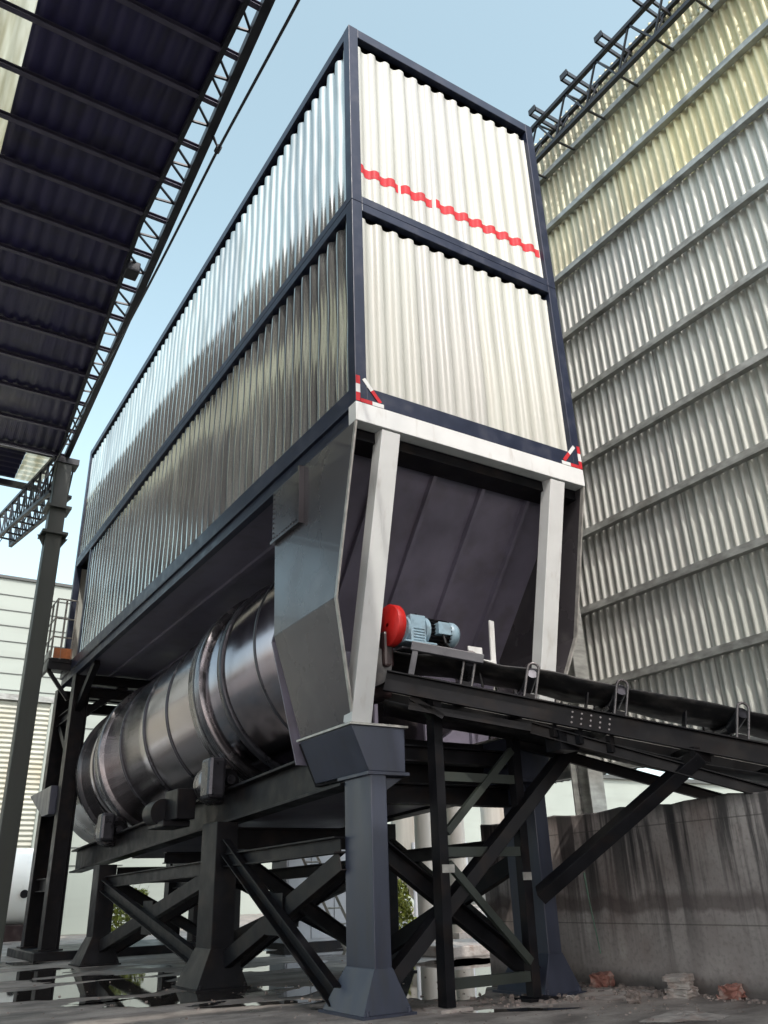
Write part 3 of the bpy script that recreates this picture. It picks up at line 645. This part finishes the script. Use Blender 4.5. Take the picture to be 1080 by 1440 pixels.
def chord_x(y): return kx(-.67 + .65*(iy(y)-1.24)/15.34)
for y in PY:
    b = MB(); b.chan((-18, y, H-.055), (chord_x(y), y, H-.055), .07, .07, .008); b.build('purlin', M['purlin'], cn)
b = MB(); b.beam((chord_x(-7), -7, H-.09), (chord_x(ky(16.8)), ky(16.8), H-.09), .11, .15); b.build('edge_chord', M['truss'], cn)
b = MB(); b.beam((edge_x(-7), -7, H-.05), (edge_x(ky(6.4)), ky(6.4), H-.05), .06, .12).beam((edge_x(ky(6.4)), ky(6.4), H-.05), (edge_x(ky(16.8)), ky(16.8), H-.05), .06, .12); b.build('edge_chord', M['truss'], cn)
for i in range(len(PY)-1):
    y0, y1 = PY[i], PY[i+1]; ym = (y0+y1)/2; b = MB()
    b.beam((edge_x(y0+.1), y0+.1, H-.08), (chord_x(ym), ym, H-.08), .028, .028).beam((edge_x(ym), ym, H-.08), (chord_x(ym-.05), ym-.05, H-.08), .028, .028)
    if i % 2: b.beam((edge_x(ym), ym, H-.08), (chord_x(y1-.1), y1-.1, H-.08), .028, .028)
    b.build('edge_lacing', M['truss'], cn)
MB().box((edge_x(ky(7))+.02, ky(7.57), H-.26), (edge_x(ky(7))+.24, ky(7.90), H-.06)).build('floodlight', M['truss'], cn, bevel=.02)
def post(x, y):
    w = .165
    c = MB().box((x-w, y-w, 0), (x+w, y+w, H-.3)).build('column', M['column'], cn, bevel=.015)
    for z, e in ((kz(11.10), .10), (kz(10.30), .10)):
        MB().box((x-w-e, y-w-e, z), (x+w+e, y+w+e, z+.06)).build('column_collar', M['column'], c)
    for sx in (-1, 1):
        zg = kz(10.3); b = MB(); b.add([(x+sx*w, y-.02, zg), (x+sx*(w+.15), y-.02, zg), (x+sx*w, y-.02, zg-.26), (x+sx*w, y+.02, zg), (x+sx*(w+.15), y+.02, zg), (x+sx*w, y+.02, zg-.26)], [(0, 1, 2), (5, 4, 3), (0, 3, 4, 1), (1, 4, 5, 2), (2, 5, 3, 0)])
        b.build('collar_gusset', M['column'], c)
    MB().box((x-.17, y-.2, H-.34), (x+.30, y+.2, H-.2)).build('column_head', M['truss'], c)
    return c
post(kx(-.06), ky(16.7))
post(-14, ky(16.7)); post(-14, -6.5)
# lattice truss running from the column into the distance
t0, t1_, q0, q1 = V(K((-.27, 16.83, 12.93))), V(K((-1.07, 22.8, 12.93))), V(K((-.27, 16.83, 11.73))), V(K((-1.11, 21.5, 11.73)))
off = V((.43, .07, 0))
for i in range(9):
    lt = MB()
    for o_ in (V((0, 0, 0)), off):
        a, a2, m_ = lerp(t0, t1_, i/9)+o_, lerp(t0, t1_, (i+1)/9)+o_, lerp(q0, q1, (i+.5)/9)+o_
        lt.beam(a, m_, .032, .032).beam(m_, a2, .032, .032).beam(a2, lerp(q0, q1, (i+1)/9)+o_, .032, .032)
    lt.beam(lerp(t0, t1_, i/9), lerp(t0, t1_, i/9)+off, .04, .04).beam(lerp(q0, q1, i/9), lerp(q0, q1, i/9)+off, .04, .04)
    lt.build('truss_lacing', M['truss'], cn)
for o_ in (V((0, 0, 0)), off):
    MB().beam(t0+o_, t1_+o_, .08, .08).build('truss_chord', M['truss'], cn); MB().beam(q0+o_, q1+o_, .08, .08).build('truss_chord', M['truss'], cn)
    MB().beam(t1_+o_, q1+o_, .07, .07).build('truss_post', M['truss'], cn)
# unseen roof added behind the camera to shade the foreground and legs
def shade_roof(u, v):
    x = -16 + 26*u; y = -22 + 16.2*v; return (x, y, 8.6 + .03*math.sin(2*math.pi*x/.4))
b = MB(); b.grid(shade_roof, 260, 4); b.build('roof_sheet', M['canopy'], cn, solid=.004)  # added shading sheet, parented to the canopy
for y in (-21.5, -18, -14.5, -11, -7.5, -5.9): MB().chan((-16, y, 8.48), (10, y, 8.48), .08, .18, .01).build('purlin', M['purlin'], cn)  # purlins under the added shading roof

# far roof with the pale translucent strip, beyond the canopy
fs = thing('far_shed_roof', 'lower ribbed shed roof with a pale translucent strip beyond the canopy column', 'roof', (-2, 19, 0))
def far_sheet(x0, x1, name, m):
    b = MB()
    def fn(u, v):
        y = ky(17.16)+2.5*KS*v; return (x0+(x1-x0)*u, y, H+.2 - .02*v + .024*math.sin(2*math.pi*y/.26))
    b.grid(fn, 4, 72); b.build(name, m, fs, solid=.004)
far_sheet(-11, kx(-1.0), 'roof_sheet', M['canopy']); far_sheet(kx(-.993), kx(-.19), 'translucent_sheet', M['skylight'])
for y in (ky(17.1), ky(19.7)): MB().beam((-11, y, H+.06), (kx(-.19), y, H+.06), .1, .15).build('eave_beam', M['truss'], fs)
for x in (-4, -10): MB().beam((x, ky(19.6), H), (x, ky(19.6), 0), .25, .25, (0, 1, 0)).build('roof_post', M['truss'], fs)

# overhead cable beside the canopy edge
cb = MB(); zh = kz(12.5); pts = []
for i in range(41):
    t_ = i/40; y = -7 + 29*t_; pts.append(V(K((-.47+.14*t_, y, 12.5 - .12*math.sin(math.pi*((y-3.77) % 8)/8)))))
for a, c in zip(pts, pts[1:]): cb.cyl(a, c, .019, n=6, caps=False)
cab = thing('overhead_cable', 'thin black cable slung beside the canopy edge on a wire hanger', 'cable', K((-.42, 3.7, 12.5)))
cb.build('cable', M['truss'], cab)
MB().cyl(K((-.42, 3.7, 12.5)), K((-.55, 3.73, 12.9)), .013, n=6).cyl(K((-.42, 3.7, 12.5)), K((-.56, 3.78, 12.9)), .010, n=6).cyl(K((-.42, 3.64, 12.5)), K((-.42, 3.77, 12.5)), .04, n=8).build('hanger', M['truss'], cab)
tag(MB().cyl(K((-.85, 19.9, 11.7)), K((-2.4, 22.0, 7.9)), .011, n=6).build('guy_wire', M['truss']), 'thin slack wire hanging from the lattice truss beside the tall column', 'wire')

# ------------------------------------------------------------------ right hand corrugated wall
cw = thing('corrugated_wall', 'tall corrugated metal wall with horizontal girts rising behind the concrete wall', 'wall', (5, 3, 0))
CX = 5.0; Y0, Y1 = -6.2, 15.0
def clad(z0, z1, m, x, name='cladding_sheet', amp=.034):
    n = int((Y1-Y0)/.138*12); b = MB()
    def fn(u, v):
        y = Y0+(Y1-Y0)*u; z = z0+(z1-z0)*v
        return (x - amp*wave((y-Y0)/.138, 1.3) + .003*math.sin(2.2*y+z) + .0015*math.sin(4*z+1.3*y), y, z)
    b.grid(fn, n, 10); return b.build(name, m, cw)
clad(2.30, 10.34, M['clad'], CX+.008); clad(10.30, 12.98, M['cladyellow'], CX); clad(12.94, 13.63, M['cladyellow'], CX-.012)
for z in (2.36, 3.46, 4.55, 5.68, 6.82, 7.97, 9.13, 10.31, 11.47, 12.63):
    b = MB(); b.sect((CX-.082, Y0, z), (CX-.082, Y1, z), [(-.05, -.05), (.05, -.05), (.05, -.042), (-.042, -.042), (-.042, .042), (.05, .042), (.05, .05), (-.05, .05)], (0, 0, 1)); b.build('girt', M['girt'], cw)
for y in (1.98, 8.0, 14.0):
    c = MB().ibeam((CX-.38, y, 0), (CX-.38, y, 13.0), .26, .32, .02, .015, (0, 1, 0)).build('wall_column', M['girt'], cw)
# lattice truss along the wall head
TX = CX-.55; zt_, zb_2 = 13.26, 12.50
for x, z, r in ((TX, zt_, .075), (TX, zb_2, .075), (CX-.08, 13.45, .07)): MB().beam((x, Y0, z), (x, Y1, z), r, r).build('truss_chord', M['truss'], cw)
y = Y0
while y < Y1-1:
    b = MB()
    b.beam((TX, y, zt_), (TX, y+.36, zb_2), .028, .028).beam((TX, y+.36, zb_2), (TX, y+.72, zt_), .028, .028)
    b.beam((TX, y, zt_), (CX-.08, y+.05, 13.43), .03, .03).beam((TX, y+.36, zb_2), (CX-.1, y+.36, zb_2+.05), .03, .03).beam((CX-.08, y+.36, 13.43), (TX, y+.36, zb_2), .025, .025)
    b.build('truss_lacing', M['truss'], cw); y += .72
y = -5.6
while y < Y1-1:
    b = MB(); b.box((TX-.20, y, zt_+.05), (CX-.05, y+.03, zt_+.14)).box((TX-.20, y+.13, zt_+.05), (CX-.05, y+.16, zt_+.14)).box((TX-.21, y, zt_+.05), (TX-.18, y+.16, zt_+.17))
    b.build('purlin_cleat', M['truss'], cw); y += .80

# ------------------------------------------------------------------ stained concrete wall
cwl = MB(); nseg = 60
def topz(y): return 1.70 + .012*math.sin(y*5.1) + .008*math.sin(13*y+1) + .006*math.sin(31*y)
prev = None
for i in range(nseg+1):
    y = -7.5 + (2.92+7.5)*i/nseg
    cwl.v += [(3.52, y, -.05), (3.52, y, topz(y)-.015), (3.535, y, topz(y)), (3.80, y, topz(y)), (3.80, y, -.05)]
    cwl.sm += []
for i in range(nseg):
    for k in range(4):
        a = i*5+k; cwl.f.append([a, a+1, a+6, a+5]); cwl.mi.append(0); cwl.sm.append(False)
cwl.f += [[0, 4, 3, 2, 1], [nseg*5+k for k in range(5)]]; cwl.mi += [0, 0]; cwl.sm += [False, False]
cwall = cwl.build('concrete_wall', M['concrete'], origin=(3.66, 0, 0))
tag(cwall, 'low grey concrete wall streaked with dark water stains beside the conveyor', 'wall')

# ------------------------------------------------------------------ bricks, blocks and rubble at the wall foot
def stone(name, m, c, dims, rz, seed, label, cat, group=None, rough_=.012, par=None):
    rnd = random.Random(seed); b = MB(); n = 5; dx, dy, dz = dims
    import bmesh
    bm = bmesh.new(); bmesh.ops.create_cube(bm, size=1); bmesh.ops.subdivide_edges(bm, edges=bm.edges[:], cuts=4, use_grid_fill=True)
    for v in bm.verts:
        p = v.co.copy(); v.co = V((p.x*dx, p.y*dy, p.z*dz)) + V((rnd.gauss(0, rough_), rnd.gauss(0, rough_), rnd.gauss(0, rough_)*.6))
        if abs(p.x) > .49 and abs(p.y) > .49: v.co.x *= .94; v.co.y *= .94
    me = bpy.data.meshes.new(name); bm.to_mesh(me); bm.free(); me.materials.append(m)
    o = bpy.data.objects.new(name, me); COL.objects.link(o); o.location = (c[0], c[1], c[2]+dz/2); o.rotation_euler = (rnd.uniform(-.03, .03), rnd.uniform(-.03, .03), rz)
    tag(o, label, cat, group); return o
stone('brick_lump', M['brick'], (3.30, .84, 0), (.26, .17, .13), .35, 2, 'broken lump of reddish brickwork at the foot of the wall behind the debris', 'brick')
bg_ = 'loose concrete slabs and blocks by the wall'
stone('concrete_slab', M['block'], (3.26, -.20, 0), (.28, .22, .07), .30, 3, 'lowest slab of the small stack of pale slabs by the wall', 'slab', bg_, .006)
stone('concrete_slab', M['block'], (3.27, -.19, .07), (.24, .2, .055), .55, 4, 'middle slab of the small stack of pale slabs by the wall', 'slab', bg_, .006)
stone('concrete_slab', M['block'], (3.25, -.19, .125), (.29, .2, .05), .25, 5, 'topmost slab of the small stack of pale slabs by the wall', 'slab', bg_, .006)
stone('concrete_block', M['brick'], (3.42, -.62, 0), (.2, .16, .1), .2, 6, 'dark red block lying against the wall beyond the slab stack', 'block', bg_)
stone('broken_stone', M['rubble'], (2.62, -.2, 0), (.12, .1, .08), .7, 8, 'small dark stone lying alone on the damp floor before the slabs', 'stone')
stone('broken_stone', M['block'], (2.42, .35, 0), (.10, .07, .03), .2, 9, 'flat pale stone chip near the foot of the right column', 'stone')
rb = MB(); rnd = random.Random(12)
def rub(cx, cy, sx, sy, n, smin, smax):
    for _ in range(n):
        x, y = rnd.gauss(cx, sx), rnd.gauss(cy, sy); 
        if x > 3.48: x = 3.48 - rnd.random()*.1
        s_ = rnd.uniform(smin, smax); a = rnd.uniform(0, 6); pts = []
        for k in range(4): q = a + k*1.57 + rnd.uniform(-.3, .3); pts.append((x+s_*math.cos(q), y+s_*.8*math.sin(q)))
        h_ = s_*rnd.uniform(.4, .9); rb.hexa([(px, py, 0) for px, py in pts], [(x+(px-x)*.7, y+(py-y)*.7, h_*rnd.uniform(.7, 1.2)) for px, py in pts])
rub(3.2, .45, .16, .3, 190, .008, .05); rub(3.35, -.6, .08, .6, 90, .006, .03); rub(1.7, .75, .5, .25, 70, .006, .025); rub(1.0, .2, 1.4, 1.0, 160, .004, .014); rub(.6, 2.5, 1.6, 1.6, 260, .005, .022); rub(2.3, .6, .3, .2, 60, .008, .04); rub(2.4, -.5, .5, .5, 60, .005, .018)
rb.build('rubble', M['rubble'], kind='stuff')
md_ = MB()
for (cx, cy, rx, ry, hh, sd) in ((3.05, .45, .42, .5, .035, 3), (2.25, -1.05, .35, .25, .03, 5)):
    r2 = random.Random(sd)
    def fn(u, v, cx=cx, cy=cy, rx=rx, ry=ry, hh=hh):
        a = u*2*math.pi; k = 1+.2*math.sin(3*a+sd)+.1*math.sin(7*a)
        return (cx+rx*v*k*math.cos(a), cy+ry*v*k*math.sin(a), .002+hh*(1-v*v)*(.7+.3*math.sin(a*5+v*9)))
    md_.grid(fn, 40, 8)
md_.build('dried_slurry', M['block'], kind='stuff')
stick = MB().cyl((3.42, .93, .30), (3.47, 1.06, .86), .008, n=6).cyl((3.47, 1.06, .86), (3.49, 1.1, 1.08), .012, n=6).build('cane', M['greenstick']); tag(stick, 'thin pale green cane leaning against the stained concrete wall', 'cane')

# ------------------------------------------------------------------ background buildings and yard objects
wb = thing('white_building', 'tall white clad building with dark horizontal panel seams far behind the column', 'building', (0, 32, 0))
MB().box((-16, 30, 0), (6.5, 46, 13.5)).build('wall', M['whitewall'], wb)
b = MB()
for k in range(19): b.box((-16.02, 29.97, .9+.66*k), (6.52, 30.0-.001, .93+.66*k))
b.build('panel_seam', M['seam'], wb)
MB().box((-16.1, 29.9, 13.5), (6.6, 46.1, 13.62)).build('roof', M['seam'], wb)
sh = thing('ribbed_shed', 'lower cream shed of close horizontal ribs standing before the tall white building', 'building', (0, 26, 0))
def rib_fn(u, v):
    z = 7.6*v; return (-12+14.2*u, 26 - .03*math.sin(2*math.pi*z/.17), z)
b = MB(); b.grid(rib_fn, 2, 360); b.build('ribbed_wall', M['shutter'], sh)
MB().box((-12, 26.05, 0), (2.2, 29.5, 7.55)).build('wall', M['shutter'], sh)
MB().box((-12.1, 25.85, 7.6), (2.3, 29.6, 7.8)).build('roof', M['girt'], sh)
for x in (-3, 1.22, 2.28): MB().box((x-.07, 25.88, 0), (x+.07, 25.96, 7.6)).build('door_post', M['whitewall'], sh)
tk = thing('white_tank', 'long white horizontal tank with a small dark port lying behind the column', 'tank', (0, 21.5, 0))
b = MB(); b.lathe((-6, 22, 1.42), (1, 0, 0), [(0, .05), (.05, .7), (.2, .95), (.45, 1.04), (7.6, 1.04), (7.85, .95), (8.0, .7), (8.05, .05)], 40); b.build('tank_shell', M['tankwhite'], tk)
MB().cyl((1.28, 20.99, 1.2), (1.28, 20.93, 1.2), .11, n=20).build('tank_port', M['dark'], tk)
MB().box((-5, 21.3, 0), (1.9, 22.7, .42)).build('tank_cradle', M['darkred'], tk, bevel=.02)
pb = thing('perimeter_building', 'long low white building with dark doorway glaring in the sun behind the plant', 'building', (30, 44, 0))
MB().box((8, 42, 0), (170, 54, 8.5)).build('wall', M['whitewall'], pb)
b = MB()
for x in (22, 33, 44, 58): b.box((x, 41.94, 0), (x+2.2, 42.0-.001, 3.2))
b.build('doorway', M['seam'], pb)
MB().box((7.8, 41.7, 8.5), (170.2, 54.2, 8.8)).build('roof', M['seam'], pb)
def silo(x, y, r, h, label):
    t = thing('storage_silo', label, 'silo', (x, y, 0), 'silos behind the plant')
    b = MB().lathe((x, y, 0), (0, 0, 1.0), [(0, .01)], 4)
    b = MB(); n = 40; zs = [1.4, 1.42, h*.5, h, h+r*.5]; rs = [r*.96, r, r, r, .1]
    for k in range(4): b.cyl((x, y, zs[k]), (x, y, zs[k+1]), rs[k], rs[k+1], n=40, caps=(k == 3))
    b.build('silo_shell', M['silo'], t)
    MB().cyl((x, y, .25), (x, y, 1.4), .15, r*.96, n=40).build('silo_cone', M['silo'], t)
    for k in range(4): a = k*math.pi/2+.6; MB().cyl((x+r*math.cos(a), y+r*math.sin(a), 0), (x+r*math.cos(a), y+r*math.sin(a), 2.2), .09, n=10).build('leg', M['cabinet'], t)
silo(11.4, 15.4, 1.1, 7.5, 'weathered pale silo on legs seen between the front braces')
silo(16.0, 17.0, 1.0, 7.0, 'weathered pale silo on legs farther right beyond the plant')
def pillar(x, y, r, h, label, m='silo'):
    t = thing('concrete_pillar', label, 'pillar', (x, y, 0), 'round pillars in the yard behind the plant')
    MB().cyl((x, y, 0), (x, y, h), r, n=24).build('shaft', M[m], t); MB().box((x-r-.08, y-r-.08, 0), (x+r+.08, y+r+.08, .12)).build('footing', M['block'], t)
pillar(6.9, 9.1, .2, 5.0, 'round concrete pillar beside the yellow green bush')
pillar(8.1, 9.6, .2, 5.0, 'round concrete pillar to the right of the trestle leg')
pillar(5.0, 10.8, .13, 5.0, 'slim pale pillar close behind the leaning ladder', 'whitewall')
MBp = MB().box((4.7, 5.3, 0), (6.6, 6.9, .16)); tag(MBp.build('concrete_kerb', M['block'], bevel=.02), 'pale low concrete slab edge lit by sun behind the trestle', 'slab')
cbn = thing('control_cabinet', 'pale grey steel control cabinets standing in the yard behind the braces', 'cabinet', (4.4, 10.2, 0))
MB().box((4.15, 10.0, .1), (5.75, 10.7, 1.95)).build('body', M['cabinet'], cbn, bevel=.015)
for k in range(3): d = MB().box((4.19+.52*k, 9.98, .16), (4.67+.52*k, 10.0-.001, 1.9)).build('door', M['cabinet'], cbn); MB().box((4.60+.52*k, 9.955, .95), (4.63+.52*k, 9.98, 1.1)).build('handle', M['dark'], d)
MB().box((4.1, 9.95, 0), (5.8, 10.75, .1)).build('base', M['dark'], cbn)
ld = thing('ladder', 'narrow steel ladder leaning in front of the pale cabinets', 'ladder', (4.6, 8.8, 0))
for dx in (0, .33): MB().beam((4.75+dx, 8.7, 0), (3.95+dx, 9.3, 1.95), .035, .05).build('rail', M['rail'], ld)
for k in range(7): p = lerp((4.75, 8.7, 0), (3.95, 9.3, 1.95), (k+.6)/7.2); MB().cyl(p, p+V((.33, 0, 0)), .015, n=8).build('rung', M['rail'], ld)
def bush(x, y, r, h, n, label, seed, m='leaf'):
    rnd = random.Random(seed); t = thing('bush', label, 'bush', (x, y, 0), 'bushes behind the plant'); b = MB(); st = MB()
    for k in range(14):
        a = rnd.uniform(0, 6.28); tip = V((x+r*.7*math.cos(a), y+r*.7*math.sin(a), h*rnd.uniform(.6, 1.15))); st.cyl((x, y, 0), tip, .012, .004, n=5)
    for _ in range(n):
        a, q = rnd.uniform(0, 6.28), rnd.random()**.5; z = h*rnd.uniform(.05, 1)**.8; rr = r*q*(1.1-.5*z/h)
        c = V((x+rr*math.cos(a), y+rr*math.sin(a), z)); d = V((rnd.gauss(0, 1), rnd.gauss(0, 1), rnd.gauss(.6, .7))).normalized(); e = d.cross(V((rnd.gauss(0, 1), rnd.gauss(0, 1), rnd.gauss(0, 1)))).normalized()
        l = rnd.uniform(.05, .11); b.add([c-d*l, c+e*l*.35, c+d*l, c-e*l*.35], [(0, 1, 2, 3)])
    b.build('foliage', M[m], t); st.build('stem', M['stem'], t)
bush(8.0, 12.2, .6, 1.2, 1500, 'yellow green bush in the sun seen between the front columns', 4)
bush(3.2, 17.5, .8, 1.2, 1300, 'scrubby bush seen through the braces near the middle columns', 5)
# low boundary wall across the far yard
tag(MB().box((2.6, 24.0, 0), (8.6, 24.25, 1.9)).build('boundary_wall', M['whitewall'], bevel=.02), 'white rendered boundary wall across the far yard behind the plant', 'wall')
